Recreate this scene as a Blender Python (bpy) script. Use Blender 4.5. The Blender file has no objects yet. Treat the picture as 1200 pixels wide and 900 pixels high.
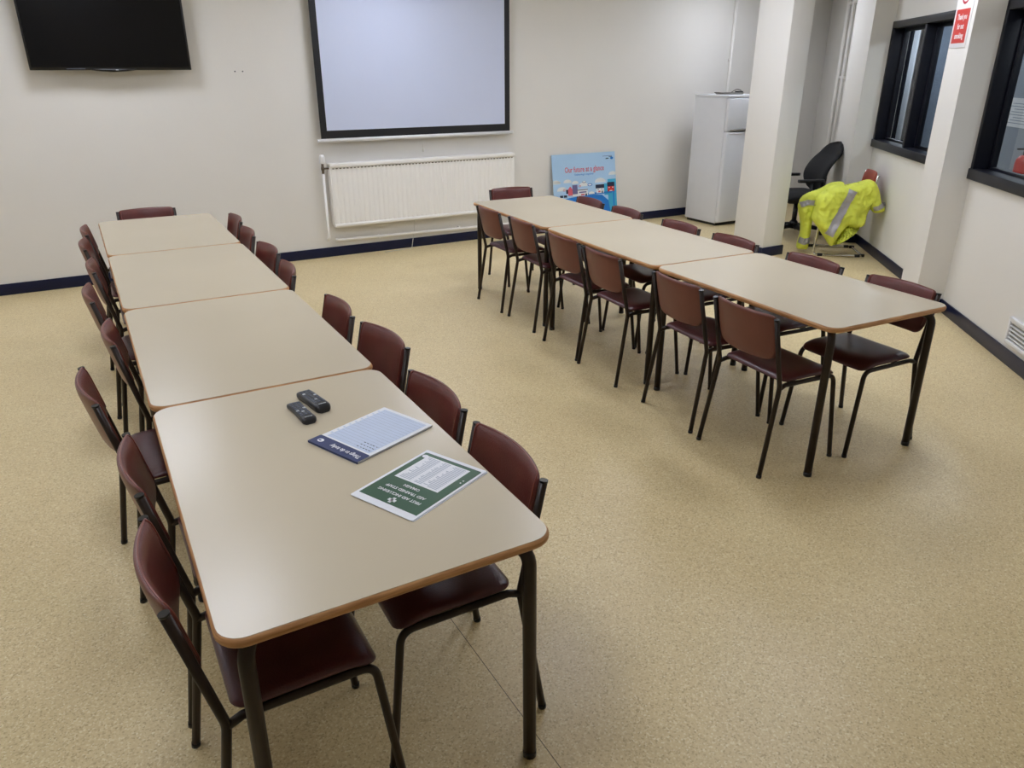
import bpy, bmesh, math, random
from mathutils import Vector, Matrix, noise
random.seed(7)
SC = bpy.context.scene
COL = SC.collection
PI = math.pi

# ------------------------------------------------------------------ materials
def new_mat(name):
    m = bpy.data.materials.new(name); m.use_nodes = True
    nt = m.node_tree
    return m, nt, nt.nodes['Principled BSDF']

def lin(c):
    return tuple(((v/255.0)/12.92 if v <= 10 else (((v/255.0)+0.055)/1.055)**2.4) for v in c)

def mat(name, rgb, rough=0.5, metal=0.0, spec=0.5, var=0.0, vscale=8.0, bump=0.0, bscale=60.0, coat=0.0):
    m, nt, b = new_mat(name)
    c = lin(rgb)
    b.inputs['Base Color'].default_value = (*c, 1)
    b.inputs['Roughness'].default_value = rough
    b.inputs['Metallic'].default_value = metal
    b.inputs['Specular IOR Level'].default_value = spec
    b.inputs['Coat Weight'].default_value = coat
    tc = nt.nodes.new('ShaderNodeTexCoord')
    if var:
        n = nt.nodes.new('ShaderNodeTexNoise'); n.inputs['Scale'].default_value = vscale
        n.inputs['Detail'].default_value = 4
        nt.links.new(tc.outputs['Object'], n.inputs['Vector'])
        r = nt.nodes.new('ShaderNodeValToRGB')
        r.color_ramp.elements[0].position = .3; r.color_ramp.elements[1].position = .7
        r.color_ramp.elements[0].color = (*[v*(1-var) for v in c], 1)
        r.color_ramp.elements[1].color = (*[min(1, v*(1+var)) for v in c], 1)
        nt.links.new(n.outputs['Fac'], r.inputs['Fac'])
        nt.links.new(r.outputs['Color'], b.inputs['Base Color'])
    if bump:
        n2 = nt.nodes.new('ShaderNodeTexNoise'); n2.inputs['Scale'].default_value = bscale
        n2.inputs['Detail'].default_value = 3
        nt.links.new(tc.outputs['Object'], n2.inputs['Vector'])
        bp = nt.nodes.new('ShaderNodeBump'); bp.inputs['Strength'].default_value = bump
        bp.inputs['Distance'].default_value = 0.01
        nt.links.new(n2.outputs['Fac'], bp.inputs['Height'])
        nt.links.new(bp.outputs['Normal'], b.inputs['Normal'])
    return m

def floor_mat():
    m, nt, b = new_mat('speckled_vinyl')
    tc = nt.nodes.new('ShaderNodeTexCoord')
    def noise_n(scale, det, rough=.5):
        n = nt.nodes.new('ShaderNodeTexNoise'); n.inputs['Scale'].default_value = scale
        n.inputs['Detail'].default_value = det; n.inputs['Roughness'].default_value = rough
        nt.links.new(tc.outputs['Object'], n.inputs['Vector']); return n
    v = nt.nodes.new('ShaderNodeTexVoronoi'); v.inputs['Scale'].default_value = 205
    nt.links.new(tc.outputs['Object'], v.inputs['Vector'])
    sep = nt.nodes.new('ShaderNodeSeparateColor'); nt.links.new(v.outputs['Color'], sep.inputs['Color'])
    r = nt.nodes.new('ShaderNodeValToRGB'); r.color_ramp.interpolation = 'LINEAR'
    e = r.color_ramp.elements
    cols = [(0, (196, 172, 126)), (.14, (214, 192, 145)), (.3, (224, 203, 155)), (.75, (228, 208, 160)), (.9, (235, 218, 174)), (1, (243, 230, 194))]
    e[0].position, e[0].color = cols[0][0], (*lin(cols[0][1]), 1)
    e[1].position, e[1].color = cols[-1][0], (*lin(cols[-1][1]), 1)
    for p, c in cols[1:-1]:
        k = e.new(p); k.color = (*lin(c), 1)
    nt.links.new(sep.outputs['Red'], r.inputs['Fac'])
    # broad wear mottling
    n = noise_n(1.1, 5, .6)
    r2 = nt.nodes.new('ShaderNodeValToRGB')
    r2.color_ramp.elements[0].position = .3; r2.color_ramp.elements[0].color = (.90, .89, .86, 1)
    r2.color_ramp.elements[1].position = .7; r2.color_ramp.elements[1].color = (1.0, 1.0, 1.0, 1)
    nt.links.new(n.outputs['Fac'], r2.inputs['Fac'])
    mx = nt.nodes.new('ShaderNodeMixRGB'); mx.blend_type = 'MULTIPLY'; mx.inputs['Fac'].default_value = 1
    nt.links.new(r.outputs['Color'], mx.inputs['Color1']); nt.links.new(r2.outputs['Color'], mx.inputs['Color2'])
    # one sheet joint running down the room
    sx = nt.nodes.new('ShaderNodeSeparateXYZ'); nt.links.new(tc.outputs['Object'], sx.inputs['Vector'])
    d = nt.nodes.new('ShaderNodeMath'); d.operation = 'SUBTRACT'; d.inputs[1].default_value = 0.825
    nt.links.new(sx.outputs['X'], d.inputs[0])
    a = nt.nodes.new('ShaderNodeMath'); a.operation = 'ABSOLUTE'; nt.links.new(d.outputs[0], a.inputs[0])
    l = nt.nodes.new('ShaderNodeMath'); l.operation = 'LESS_THAN'; l.inputs[1].default_value = 0.0012
    nt.links.new(a.outputs[0], l.inputs[0])
    n3 = noise_n(1.7, 1); g = nt.nodes.new('ShaderNodeMath'); g.operation = 'GREATER_THAN'; g.inputs[1].default_value = .46
    nt.links.new(n3.outputs['Fac'], g.inputs[0])
    lg = nt.nodes.new('ShaderNodeMath'); lg.operation = 'MULTIPLY'
    nt.links.new(l.outputs[0], lg.inputs[0]); nt.links.new(g.outputs[0], lg.inputs[1])
    mx2 = nt.nodes.new('ShaderNodeMixRGB'); mx2.inputs['Color2'].default_value = (*lin((70, 52, 30)), 1)
    nt.links.new(lg.outputs[0], mx2.inputs['Fac']); nt.links.new(mx.outputs['Color'], mx2.inputs['Color1'])
    nt.links.new(mx2.outputs['Color'], b.inputs['Base Color'])
    n4 = noise_n(2.3, 4); mr = nt.nodes.new('ShaderNodeMapRange')
    mr.inputs['To Min'].default_value = .30; mr.inputs['To Max'].default_value = .46
    nt.links.new(n4.outputs['Fac'], mr.inputs['Value']); nt.links.new(mr.outputs['Result'], b.inputs['Roughness'])
    b.inputs['Specular IOR Level'].default_value = .45
    return m

def wood_edge_mat():
    m, nt, b = new_mat('beech_edge')
    tc = nt.nodes.new('ShaderNodeTexCoord')
    mp = nt.nodes.new('ShaderNodeMapping'); mp.inputs['Scale'].default_value = (9, 9, 160)
    nt.links.new(tc.outputs['Object'], mp.inputs['Vector'])
    n = nt.nodes.new('ShaderNodeTexNoise'); n.inputs['Scale'].default_value = 1.0; n.inputs['Detail'].default_value = 5
    nt.links.new(mp.outputs['Vector'], n.inputs['Vector'])
    r = nt.nodes.new('ShaderNodeValToRGB')
    r.color_ramp.elements[0].position = .3; r.color_ramp.elements[0].color = (*lin((166, 114, 68)), 1)
    r.color_ramp.elements[1].position = .7; r.color_ramp.elements[1].color = (*lin((214, 163, 110)), 1)
    nt.links.new(n.outputs['Fac'], r.inputs['Fac']); nt.links.new(r.outputs['Color'], b.inputs['Base Color'])
    b.inputs['Roughness'].default_value = .45
    return m

def glass_mat():
    m, nt, b = new_mat('window_glass')
    nt.nodes.remove(b)
    out = nt.nodes['Material Output']
    t = nt.nodes.new('ShaderNodeBsdfTransparent'); t.inputs['Color'].default_value = (.90, .93, .95, 1)
    g = nt.nodes.new('ShaderNodeBsdfGlossy'); g.inputs['Roughness'].default_value = .02
    f = nt.nodes.new('ShaderNodeFresnel'); f.inputs['IOR'].default_value = 1.5
    mx = nt.nodes.new('ShaderNodeMixShader')
    g_ = nt.nodes.new('ShaderNodeNewGeometry'); iv = nt.nodes.new('ShaderNodeMath'); iv.operation = 'SUBTRACT'; iv.inputs[0].default_value = 1
    nt.links.new(g_.outputs['Backfacing'], iv.inputs[1])
    ml = nt.nodes.new('ShaderNodeMath'); ml.operation = 'MULTIPLY'
    nt.links.new(f.outputs[0], ml.inputs[0]); nt.links.new(iv.outputs[0], ml.inputs[1])
    nt.links.new(ml.outputs[0], mx.inputs[0]); nt.links.new(t.outputs[0], mx.inputs[1]); nt.links.new(g.outputs[0], mx.inputs[2])
    nt.links.new(mx.outputs[0], out.inputs['Surface'])
    return m

def emit_mat(name, rgb, strength):
    m, nt, b = new_mat(name)
    b.inputs['Base Color'].default_value = (.9, .9, .9, 1)
    b.inputs['Emission Color'].default_value = (*rgb, 1)
    b.inputs['Emission Strength'].default_value = strength
    return m

M = dict(
    floor=floor_mat(),
    wall=mat('cream_wall_paint', (229, 226, 220), .55, var=.015, vscale=1.5, bump=.05, bscale=90),
    ceiling=mat('white_ceiling_tile', (238, 236, 231), .8, var=.02, vscale=3),
    navy=mat('navy_gloss_paint', (18, 24, 54), .35, spec=.3, var=.12, vscale=6),
    frame_navy=mat('navy_window_paint', (16, 18, 28), .4, spec=.3, var=.1, vscale=6),
    laminate=mat('beige_laminate', (199, 187, 163), .27, var=.012, vscale=2.0, bump=.015, bscale=300),
    edge=wood_edge_mat(),
    tube=mat('brown_painted_steel', (40, 28, 20), .36, spec=.32, var=.15, vscale=25),
    vinyl=mat('maroon_vinyl', (98, 45, 41), .28, spec=.5, var=.14, vscale=9, bump=.12, bscale=220),
    vinyl_dark=mat('maroon_vinyl_seat', (74, 33, 36), .3, spec=.5, var=.16, vscale=7, bump=.12, bscale=220),
    vinyl_rear=mat('tan_maroon_vinyl_rear', (108, 58, 48), .38, spec=.5, var=.1, vscale=7, bump=.1, bscale=220),
    piping=mat('maroon_piping', (124, 66, 56), .3),
    black=mat('black_plastic', (14, 14, 16), .35, var=.1, vscale=30),
    screenblack=mat('black_television_glass', (6, 6, 8), .22, spec=.35),
    softblack=mat('black_fabric', (18, 18, 21), .85, var=.2, vscale=40, bump=.2, bscale=300),
    border=mat('black_screen_border', (14, 14, 18), .6, var=.1),
    white=mat('white_enamel', (232, 232, 234), .35, var=.01),
    fridge=mat('white_fridge_enamel', (230, 232, 238), .28, var=.01),
    projection=mat('projection_fabric', (204, 212, 236), .42, var=.01, vscale=2),
    radiator=mat('cream_radiator_enamel', (246, 244, 240), .35),
    chrome=mat('chrome', (200, 198, 192), .15, metal=1.0, var=.03),
    brass=mat('dull_valve_metal', (110, 100, 88), .35, metal=.9, var=.1),
    steel=mat('brushed_steel_plate', (150, 148, 142), .35, metal=.8, var=.1, vscale=40),
    paper=mat('white_paper', (232, 234, 240), .6),
    paper_blue=mat('pale_blue_print', (196, 208, 230), .55, var=.02, vscale=30),
    paper_grey=mat('grey_print', (150, 160, 178), .6),
    band=mat('navy_print', (38, 52, 98), .5),
    green=mat('first_aid_green_print', (34, 84, 62), .32, coat=.4, var=.05),
    red=mat('red_sign', (196, 44, 34), .4, var=.03),
    darkred=mat('dark_red_sign', (168, 24, 36), .45),
    signwhite=mat('sign_white', (236, 232, 232), .4),
    sky=mat('poster_sky_blue', (172, 206, 236), .45, var=.03, vscale=3),
    hill=mat('poster_blue', (26, 118, 200), .45),
    teal=mat('poster_teal', (60, 166, 204), .45),
    cloud=mat('poster_cloud', (230, 232, 232), .45),
    ink=mat('poster_ink', (24, 34, 62), .5),
    pink=mat('poster_pink', (214, 98, 112), .5),
    lilac=mat('poster_lilac', (106, 102, 142), .5),
    hivis=mat('fluorescent_yellow_cloth', (214, 222, 78), .7, var=.10, vscale=14, bump=.35, bscale=45),
    hivis_trim=mat('grubby_yellow_cloth', (196, 208, 20), .7, var=.16, vscale=22, bump=.35, bscale=45),
    reflective=mat('silver_reflective_tape', (166, 164, 166), .4, metal=.25, var=.06, vscale=30),
    redwood=mat('red_brown_back', (150, 62, 44), .4, var=.1, vscale=12),
    remote=mat('charcoal_remote', (36, 36, 40), .4, var=.1, vscale=40),
    remote_key=mat('grey_remote_keys', (86, 92, 104), .5, var=.2, vscale=90),
    key_light=mat('pale_remote_keys', (190, 196, 202), .5),
    corridor=mat('grey_corridor_paint', (150, 158, 172), .7, var=.02),
    corridor_door=mat('white_corridor_door', (226, 232, 240), .5),
    glass=glass_mat(),
    lamp=emit_mat('lit_lamp_diffuser', (.92, .98, 1.13), 23.5),
    lamp_soft=emit_mat('dim_lamp_diffuser', (.92, .98, 1.13), 13.5),
    lamp_cool=emit_mat('lit_corridor_diffuser', (.92, .98, 1.06), 20.0),
    cable=mat('white_cable', (216, 214, 206), .5),
)

# ------------------------------------------------------------------ mesh builder
class MB:
    def __init__(s): s.bm = bmesh.new(); s.mats = []
    def mi(s, m):
        if m is None: return 0
        if m not in s.mats: s.mats.append(m)
        return s.mats.index(m)
    def faces_set(s, faces, m, smooth=False):
        i = s.mi(m)
        for f in faces: f.material_index = i; f.smooth = smooth
    def box(s, lo, hi, m=None, bev=0.0, mx=None, seg=2):
        lo, hi = Vector(lo), Vector(hi); c = (lo+hi)/2; d = hi-lo
        t = bmesh.new(); bmesh.ops.create_cube(t, size=1)
        bmesh.ops.scale(t, vec=d, verts=t.verts); bmesh.ops.translate(t, vec=c, verts=t.verts)
        if bev > 0:
            bmesh.ops.bevel(t, geom=list(t.edges), offset=min(bev, min(d)*.49), segments=seg, affect='EDGES', profile=.5)
        s.merge(t, m, mx, smooth=bev > 0)
    def merge(s, t, m=None, mx=None, smooth=True):
        if mx is not None: bmesh.ops.transform(t, matrix=mx, verts=t.verts)
        i = s.mi(m); vm = {}
        for v in t.verts: vm[v] = s.bm.verts.new(v.co)
        for f in t.faces:
            try:
                g = s.bm.faces.new([vm[v] for v in f.verts]); g.material_index = i; g.smooth = smooth
            except ValueError: pass
        t.free()
    def loft(s, rings, m=None, closed=True, cap=(True, True), smooth=True):
        i = s.mi(m); vr = [[s.bm.verts.new(p) for p in r] for r in rings]; n = len(rings[0]); out = []
        for a, b in zip(vr[:-1], vr[1:]):
            for k in range(n if closed else n-1):
                f = s.bm.faces.new((a[k], a[(k+1) % n], b[(k+1) % n], b[k])); f.material_index = i; f.smooth = smooth; out.append(f)
        if closed:
            if cap[0]: f = s.bm.faces.new(list(reversed(vr[0]))); f.material_index = i
            if cap[1]: f = s.bm.faces.new(vr[-1]); f.material_index = i
        return out
    def tube(s, pts, r, m=None, n=10, cap=True, radii=None):
        pts = [Vector(p) for p in pts]
        rings = []; up = None
        for k, p in enumerate(pts):
            if k == 0: t = pts[1]-p
            elif k == len(pts)-1: t = p-pts[-2]
            else: t = (pts[k+1]-p).normalized()+(p-pts[k-1]).normalized()
            t.normalize()
            if up is None:
                up = Vector((0, 0, 1)) if abs(t.z) < .9 else Vector((1, 0, 0))
            a = t.cross(up)
            if a.length < 1e-5: a = t.orthogonal()
            a.normalize(); b = a.cross(t).normalized(); up = b
            rr = radii[k] if radii else r
            rings.append([p+(a*math.cos(2*PI*j/n)+b*math.sin(2*PI*j/n))*rr for j in range(n)])
        s.loft(rings, m, cap=(cap, cap))
    def poly(s, pts, m=None, z=None, thick=0.0, mx=None):
        """flat polygon (2D or 3D points), optional extrusion along local z"""
        t = bmesh.new()
        vs = [t.verts.new((p[0], p[1], p[2] if len(p) > 2 else (z or 0))) for p in pts]
        f = t.faces.new(vs)
        if thick:
            r = bmesh.ops.extrude_face_region(t, geom=[f])
            bmesh.ops.translate(t, vec=(0, 0, thick), verts=[g for g in r['geom'] if isinstance(g, bmesh.types.BMVert)])
            bmesh.ops.recalc_face_normals(t, faces=t.faces)
        s.merge(t, m, mx, smooth=False)
    def text(s, body, size, m, mx, align='CENTER', ext=0.0004, width=None, bold=0.0):
        cu = bpy.data.curves.new('tmp', 'FONT'); cu.body = body; cu.size = size; cu.align_x = align; cu.align_y = 'CENTER'
        cu.extrude = ext; cu.resolution_u = 2; cu.offset = bold
        o = bpy.data.objects.new('tmp', cu); COL.objects.link(o)
        dg = bpy.context.evaluated_depsgraph_get(); dg.update()
        me = bpy.data.meshes.new_from_object(o.evaluated_get(dg))
        t = bmesh.new(); t.from_mesh(me)
        if width and len(t.verts):
            xs = [v.co.x for v in t.verts]; w = max(xs)-min(xs)
            bmesh.ops.scale(t, vec=(width/w, 1, 1), verts=t.verts)
        s.merge(t, m, mx, smooth=False)
        bpy.data.objects.remove(o); bpy.data.curves.remove(cu); bpy.data.meshes.remove(me)
    def build(s, name, m=None, parent=None, loc=(0, 0, 0), rot=0.0, recalc=True):
        if recalc: bmesh.ops.recalc_face_normals(s.bm, faces=s.bm.faces)
        me = bpy.data.meshes.new(name); s.bm.to_mesh(me); s.bm.free()
        mats = s.mats if s.mats and s.mats[0] is not None else ([m] if m else [])
        for x in mats: me.materials.append(x)
        o = bpy.data.objects.new(name, me); COL.objects.link(o)
        o.location = loc; o.rotation_euler = (0, 0, rot)
        if parent: o.parent = parent
        return o

def arc_path(pts, rads, n=6):
    """polyline with rounded corners"""
    pts = [Vector(p) for p in pts]; out = [pts[0]]
    for i in range(1, len(pts)-1):
        p, a, b = pts[i], pts[i-1], pts[i+1]
        r = rads[i-1] if isinstance(rads, (list, tuple)) else rads
        u = (a-p).normalized(); v = (b-p).normalized()
        ang = u.angle(v); tl = min(r/math.tan(ang/2), (a-p).length*.48, (b-p).length*.48)
        s, e = p+u*tl, p+v*tl
        for k in range(n+1):
            t = k/n; out.append((1-t)**2*s+2*t*(1-t)*p+t*t*e)
    out.append(pts[-1]); return out

def rrect(x0, y0, x1, y1, r, n=6):
    out = []
    for cx, cy, a0 in ((x1-r, y0+r, -90), (x1-r, y1-r, 0), (x0+r, y1-r, 90), (x0+r, y0+r, 180)):
        for k in range(n+1):
            a = math.radians(a0+90*k/n); out.append((cx+r*math.cos(a), cy+r*math.sin(a)))
    return out

def tag(o, label=None, cat=None, group=None, kind=None):
    if label: o['label'] = label
    if cat: o['category'] = cat
    if group: o['group'] = group
    if kind: o['kind'] = kind
    return o
def empty(name, loc=(0, 0, 0), rz=0.0):
    o = bpy.data.objects.new(name, None); COL.objects.link(o)
    o.empty_display_size = .1; o.location = loc; o.rotation_euler = (0, 0, rz); return o
def copy_tree(o, parent=None):
    c = o.copy(); COL.objects.link(c)
    if parent: c.parent = parent
    for ch in list(o.children): copy_tree(ch, c)
    return c

# ------------------------------------------------------------------ layout constants
YB = 7.272                      # back wall
CEIL = 2.72
RD = Vector((.628, .778, 0)).normalized()     # window wall direction (away from camera)
RP = Vector((5.505, 3.045, 0)); RA = math.atan2(RD.y, RD.x)
RN = Vector((-RD.y, RD.x, 0))
def wpt(s, o, z): return RP+RD*s+RN*o+Vector((0, 0, z))
XL, YN = -3.3, -2.6

# ------------------------------------------------------------------ room shell
b = MB(); b.box((XL-.1, YN-.1, -.1), (11.5, YB+.1, 0)); tag(b.build('floor', M['floor']), kind='structure')
b = MB(); b.box((XL-.1, YN-.1, CEIL), (9.4, YB+.1, CEIL+.1)); tag(b.build('ceiling', M['ceiling']), kind='structure')
b = MB(); b.box((XL-.1, YB, 0), (9.2, YB+.12, CEIL)); tag(b.build('wall_back', M['wall']), kind='structure')
b = MB(); b.box((XL-.12, YN, 0), (XL, YB, CEIL)); tag(b.build('wall_left', M['wall']), kind='structure')
b = MB(); b.box((XL-.12, YN-.12, 0), (3.2, YN, CEIL)); tag(b.build('wall_front', M['wall']), kind='structure')
# window wall, built in its own frame (x along the wall, y into the room)
W1 = (.62, 2.62); W2 = (-1.95, .15); ZS, ZT = .985, 2.127; WT = .16
b = MB()
b.box((-7.6, -WT, 0), (5.55, 0, ZS)); b.box((-7.6, -WT, ZT), (5.55, 0, CEIL))
for s0, s1 in ((-7.6, W2[0]), (W2[1], W1[0]), (W1[1], 5.55)): b.box((s0, -WT, ZS), (s1, 0, ZT))
tag(b.build('wall_right', M['wall'], loc=RP, rot=RA), kind='structure')
for nm, s0, s1 in (('trim_1', .13, .49), ('trim_2', 2.60, 3.32)):
    b = MB(); b.box((s0, -.01, 0), (s1, .2, CEIL)); tag(b.build(nm, M['wall'], loc=RP, rot=RA), kind='structure')
# free-standing column
CX0, CX1, CY0, CY1 = 5.757, 6.027, 5.10, 5.495
b = MB(); b.box((CX0, CY0, 0), (CX1, CY1, CEIL), bev=.006); tag(b.build('column', M['wall']), kind='structure')
# skirting boards
SH, ST = .093, .012
def skirt(name, segs, loc=(0, 0, 0), rot=0):
    b = MB()
    for lo, hi in segs: b.box((lo[0], lo[1], .0), (hi[0], hi[1], SH), bev=.004)
    tag(b.build(name, M['navy'], loc=loc, rot=rot), kind='structure')
skirt('baseboard_back', [((XL, YB-ST), (8.9, YB))])
skirt('baseboard_left', [((XL, YN), (XL+ST, YB))])
skirt('baseboard_right', [((-7.0, 0), (.13, ST)), ((.13-ST, 0), (.13, .2+ST)), ((.13, .2), (.49, .2+ST)), ((.49, 0), (.49+ST, .2+ST)),
                          ((.49, 0), (2.6, ST)), ((2.6-ST, 0), (2.6, .2+ST)), ((2.6, .2), (3.32, .2+ST)), ((3.32, 0), (5.3, ST))], loc=RP, rot=RA)
skirt('baseboard_column', [((CX0-ST, CY0-ST), (CX1+ST, CY0)), ((CX0-ST, CY0), (CX0, CY1)), ((CX1, CY0), (CX1+ST, CY1)), ((CX0-ST, CY1), (CX1+ST, CY1+ST))])

# windows
def window(name, s0, s1, mulls):
    root = empty(name, RP, RA); tag(root, kind='structure')
    D0, D1, FW = -.14, .015, .06
    b = MB()
    b.box((s0, D0, ZS), (s0+FW, D1, ZT), bev=.004); b.box((s1-FW, D0, ZS), (s1, D1, ZT), bev=.004)
    b.box((s0, D0, ZT-FW), (s1, D1, ZT), bev=.004); b.box((s0, D0, ZS), (s1, D1+.012, ZS+FW+.012), bev=.004)
    # inner sash steps and tracks
    for x0, x1 in zip([s0+FW]+[m+.025 for m in mulls], [m-.025 for m in mulls]+[s1-FW]):
        for lo, hi in (((x0, ZS+FW), (x0+.022, ZT-FW)), ((x1-.022, ZS+FW), (x1, ZT-FW)),
                       ((x0, ZS+FW), (x1, ZS+FW+.03)), ((x0, ZT-FW-.03), (x1, ZT-FW))):
            b.box((lo[0], -.125, lo[1]), (hi[0], -.085, hi[1]), bev=.003)
    b.build('window_frame', M['frame_navy'], root)
    for m_ in mulls:
        b = MB(); b.box((m_-.025, D0, ZS+.05), (m_+.025, 0, ZT-.05), bev=.004); b.build('mullion', M['frame_navy'], root)
    for x0, x1 in zip([s0+FW]+[m+.025 for m in mulls], [m-.025 for m in mulls]+[s1-FW]):
        b = MB(); b.box((x0+.01, -.108, ZS+FW+.01), (x1-.01, -.104, ZT-FW-.01)); b.build('pane', M['glass'], root)
window('window_1', W1[0], W1[1], [1.70, .86])
window('window_2', W2[0], W2[1], [-.87])

# corridor behind the window wall
b = MB(); b.box((-8, -1.75, 0), (9.0, -1.62, 2.45)); tag(b.build('wall_corridor', M['corridor'], loc=RP, rot=RA), kind='structure')
b = MB(); b.box((-8, -1.75, 2.45), (9.0, -WT, 2.55)); tag(b.build('ceiling_corridor', M['ceiling'], loc=RP, rot=RA), kind='structure')
b = MB(); b.box((7.22, -1.62, 0), (7.32, -WT, 2.45)); tag(b.build('wall_corridor_end', M['frame_navy'], loc=RP, rot=RA), kind='structure')
root = empty('door_1', RP, RA); tag(root, kind='structure')
b = MB(); b.box((6.82, -1.62, 0), (7.14, -1.575, 2.42), bev=.004); b.build('door_leaf', M['corridor_door'], root)
b = MB(); b.box((6.77, -1.62, 0), (6.82, -1.56, 2.45), bev=.003); b.box((7.14, -1.62, 0), (7.19, -1.56, 2.45), bev=.003)
b.build('door_frame', M['frame_navy'], root)
# notice and extinguisher on the far corridor wall
b = MB(); b.box((3.14, -1.62, 1.13), (3.66, -1.616, 1.42), M['paper'])
for k in range(8): b.box((3.18, -1.616, 1.165+k*.028), (3.18+.42-.06*(k % 3), -1.6155, 1.173+k*.028), M['paper_grey'])
tag(b.build('notice', loc=RP, rot=RA), 'white printed notice on the corridor wall, seen through the window beside the no smoking sign', 'notice')
root = empty('fire_extinguisher', RP+RD*2.80-RN*1.53+Vector((0, 0, .42)), RA)
tag(root, 'red fire extinguisher on the corridor wall behind the window glass', 'fire extinguisher')
def lathe(b, prof, m=None, n=20, mx=None):
    t = bmesh.new(); rings = []
    for r, z in prof: rings.append([t.verts.new((r*math.cos(2*PI*k/n), r*math.sin(2*PI*k/n), z)) for k in range(n)])
    for a, c in zip(rings[:-1], rings[1:]):
        for k in range(n): t.faces.new((a[k], a[(k+1) % n], c[(k+1) % n], c[k]))
    t.faces.new(list(reversed(rings[0]))); t.faces.new(rings[-1])
    b.merge(t, m, mx)
b = MB(); lathe(b, [(.07, 0), (.078, .01), (.078, .40), (.07, .44), (.045, .47), (.025, .48)]); b.build('cylinder_body', M['red'], root)
b = MB(); lathe(b, [(.0795, .14), (.0795, .30)]); b.build('label_band', M['paper'], root)
b = MB(); lathe(b, [(.024, .478), (.024, .53), (.015, .535)]); b.box((-.012, -.02, .53), (.012, .09, .545), bev=.003); b.build('valve_head', M['black'], root)

# ------------------------------------------------------------------ ceiling lamps above the frame: regular grid, with extra panels added as fill
lamp0 = None; lamp_spots = [(x, y) for y in (6.2, 3.8) for x in (-2.1, .3, 2.7, 5.1)][:3] + [(x, 3.8) for x in (-2.1, .3, 2.7, 5.1)] + [(4.7, 5.3), (3.5, 2.4), (.0, 1.5), (6.75, 6.3)]  # leftmost and off-grid panels are added fills for dim walls, column and alcove
lamp_dim = [(-2.1, 6.2), (-2.1, 3.8), (.3, 6.2), (2.7, 6.2), (.0, 1.5), (6.75, 6.3)]; soft_mesh = None
for i, (x, y) in enumerate(lamp_spots):
    if lamp0 is None:
        lamp0 = empty('ceiling_light')
        b = MB(); b.box((-.3, -.3, -.012), (.3, -.27, 0)); b.box((-.3, .27, -.012), (.3, .3, 0)); b.box((-.3, -.27, -.012), (-.27, .27, 0)); b.box((.27, -.27, -.012), (.3, .27, 0))
        b.build('light_frame', M['white'], lamp0)
        b = MB(); b.box((-.27, -.27, -.009), (.27, .27, -.001)); b.build('diffuser', M['lamp'], lamp0)
        o = lamp0
    else: o = copy_tree(lamp0)
    o.location = (x, y, CEIL)
    if (x, y) in lamp_dim:
        d_ = [c for c in o.children if c.name.startswith('diffuser')][0]
        if soft_mesh is None:
            soft_mesh = d_.data.copy(); soft_mesh.materials.clear(); soft_mesh.materials.append(M['lamp_soft'])
        d_.data = soft_mesh
    tag(o, 'square white ceiling light panel out of view, from a set partly added for brightness', 'ceiling light', 'square ceiling light panels')
b = MB(); b.box((4.2, -1.3, 2.40), (5.6, -1.1, 2.448)); b.box((.2, -1.1, 2.40), (1.6, -.9, 2.448))
for s0 in (5.95, 4.2, .9, -2.6):  # first light is added to brighten the white door strip
    root = empty('corridor_light', RP+RD*(s0+.6)-RN*.95+Vector((0, 0, 2.45)), RA)
    tag(root, 'long white corridor ceiling light beyond the window wall, in a partly added run', 'ceiling light', 'corridor ceiling lights')
    b2 = MB(); b2.box((-.6, -.1, -.02), (.6, .1, 0), bev=.004); b2.build('light_housing', M['white'], root)
    b2 = MB(); b2.box((-.58, -.085, -.045), (.58, .085, -.02), bev=.01); b2.build('diffuser', M['lamp_cool'], root)
b.bm.free()

# ------------------------------------------------------------------ tables
TW, TL, TZ, TT = .753, 1.218, .72, .025
def table_top_mesh():
    prof = [(-.012, TZ-TT), (-.004, TZ-TT+.003), (0, TZ-TT+.009), (0, TZ-.008), (-.003, TZ-.0025), (-.0065, TZ)]
    b = MB()
    rings = [[(x, y, z) for x, y in rrect(-o, -o+.002, TW+o, TL-.002+o, .058+o)] for o, z in prof]
    b.loft(rings, M['edge'])
    return b
def make_table():
    root = empty('dining_table')
    b = table_top_mesh(); b.build('edge_board', None, root)
    b = MB(); rings = [[(x, y, z) for x, y in rrect(.0058, .0078, TW-.0058, TL-.0078, .053)] for z in (TZ-.002, TZ+.0006)]
    b.loft(rings, M['laminate'], smooth=False); b.build('laminate_top', None, root)
    zt = TZ-TT-.018
    for sx in (0, 1):
        for sy in (0, 1):
            x = .05 if sx == 0 else TW-.05; y = .05 if sy == 0 else TL-.05
            yi = y+(.09 if sy == 0 else -.09); xi = x+(.09 if sx == 0 else -.09); xo = x+(-.006 if sx == 0 else .006)
            b = MB(); b.tube(arc_path([(xo, y, .012), (x, y, zt), (xi, yi, zt)], .06, 8), .0175, M['tube'], 12)
            b.tube([(xo, y, 0), (xo, y, .02)], .0185, M['black'], 12)
            b.build('leg', None, root)
    for x in (.145, TW-.145):
        b = MB(); b.box((x-.0125, .12, zt-.0125), (x+.0125, TL-.12, zt+.0175), M['tube'], bev=.003); b.build('side_rail', None, root)
    for y in (.145, TL-.145):
        b = MB(); b.box((.12, y-.0125, zt-.0125), (TW-.12, y+.0125, zt+.0175), M['tube'], bev=.003); b.build('cross_rail', None, root)
    return root
LA, RAW = -.0079, -.0483
LO, RO = Vector((.066, 1.218, 0)), Vector((2.607, 1.875, 0))
table0 = make_table(); first = True
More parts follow.
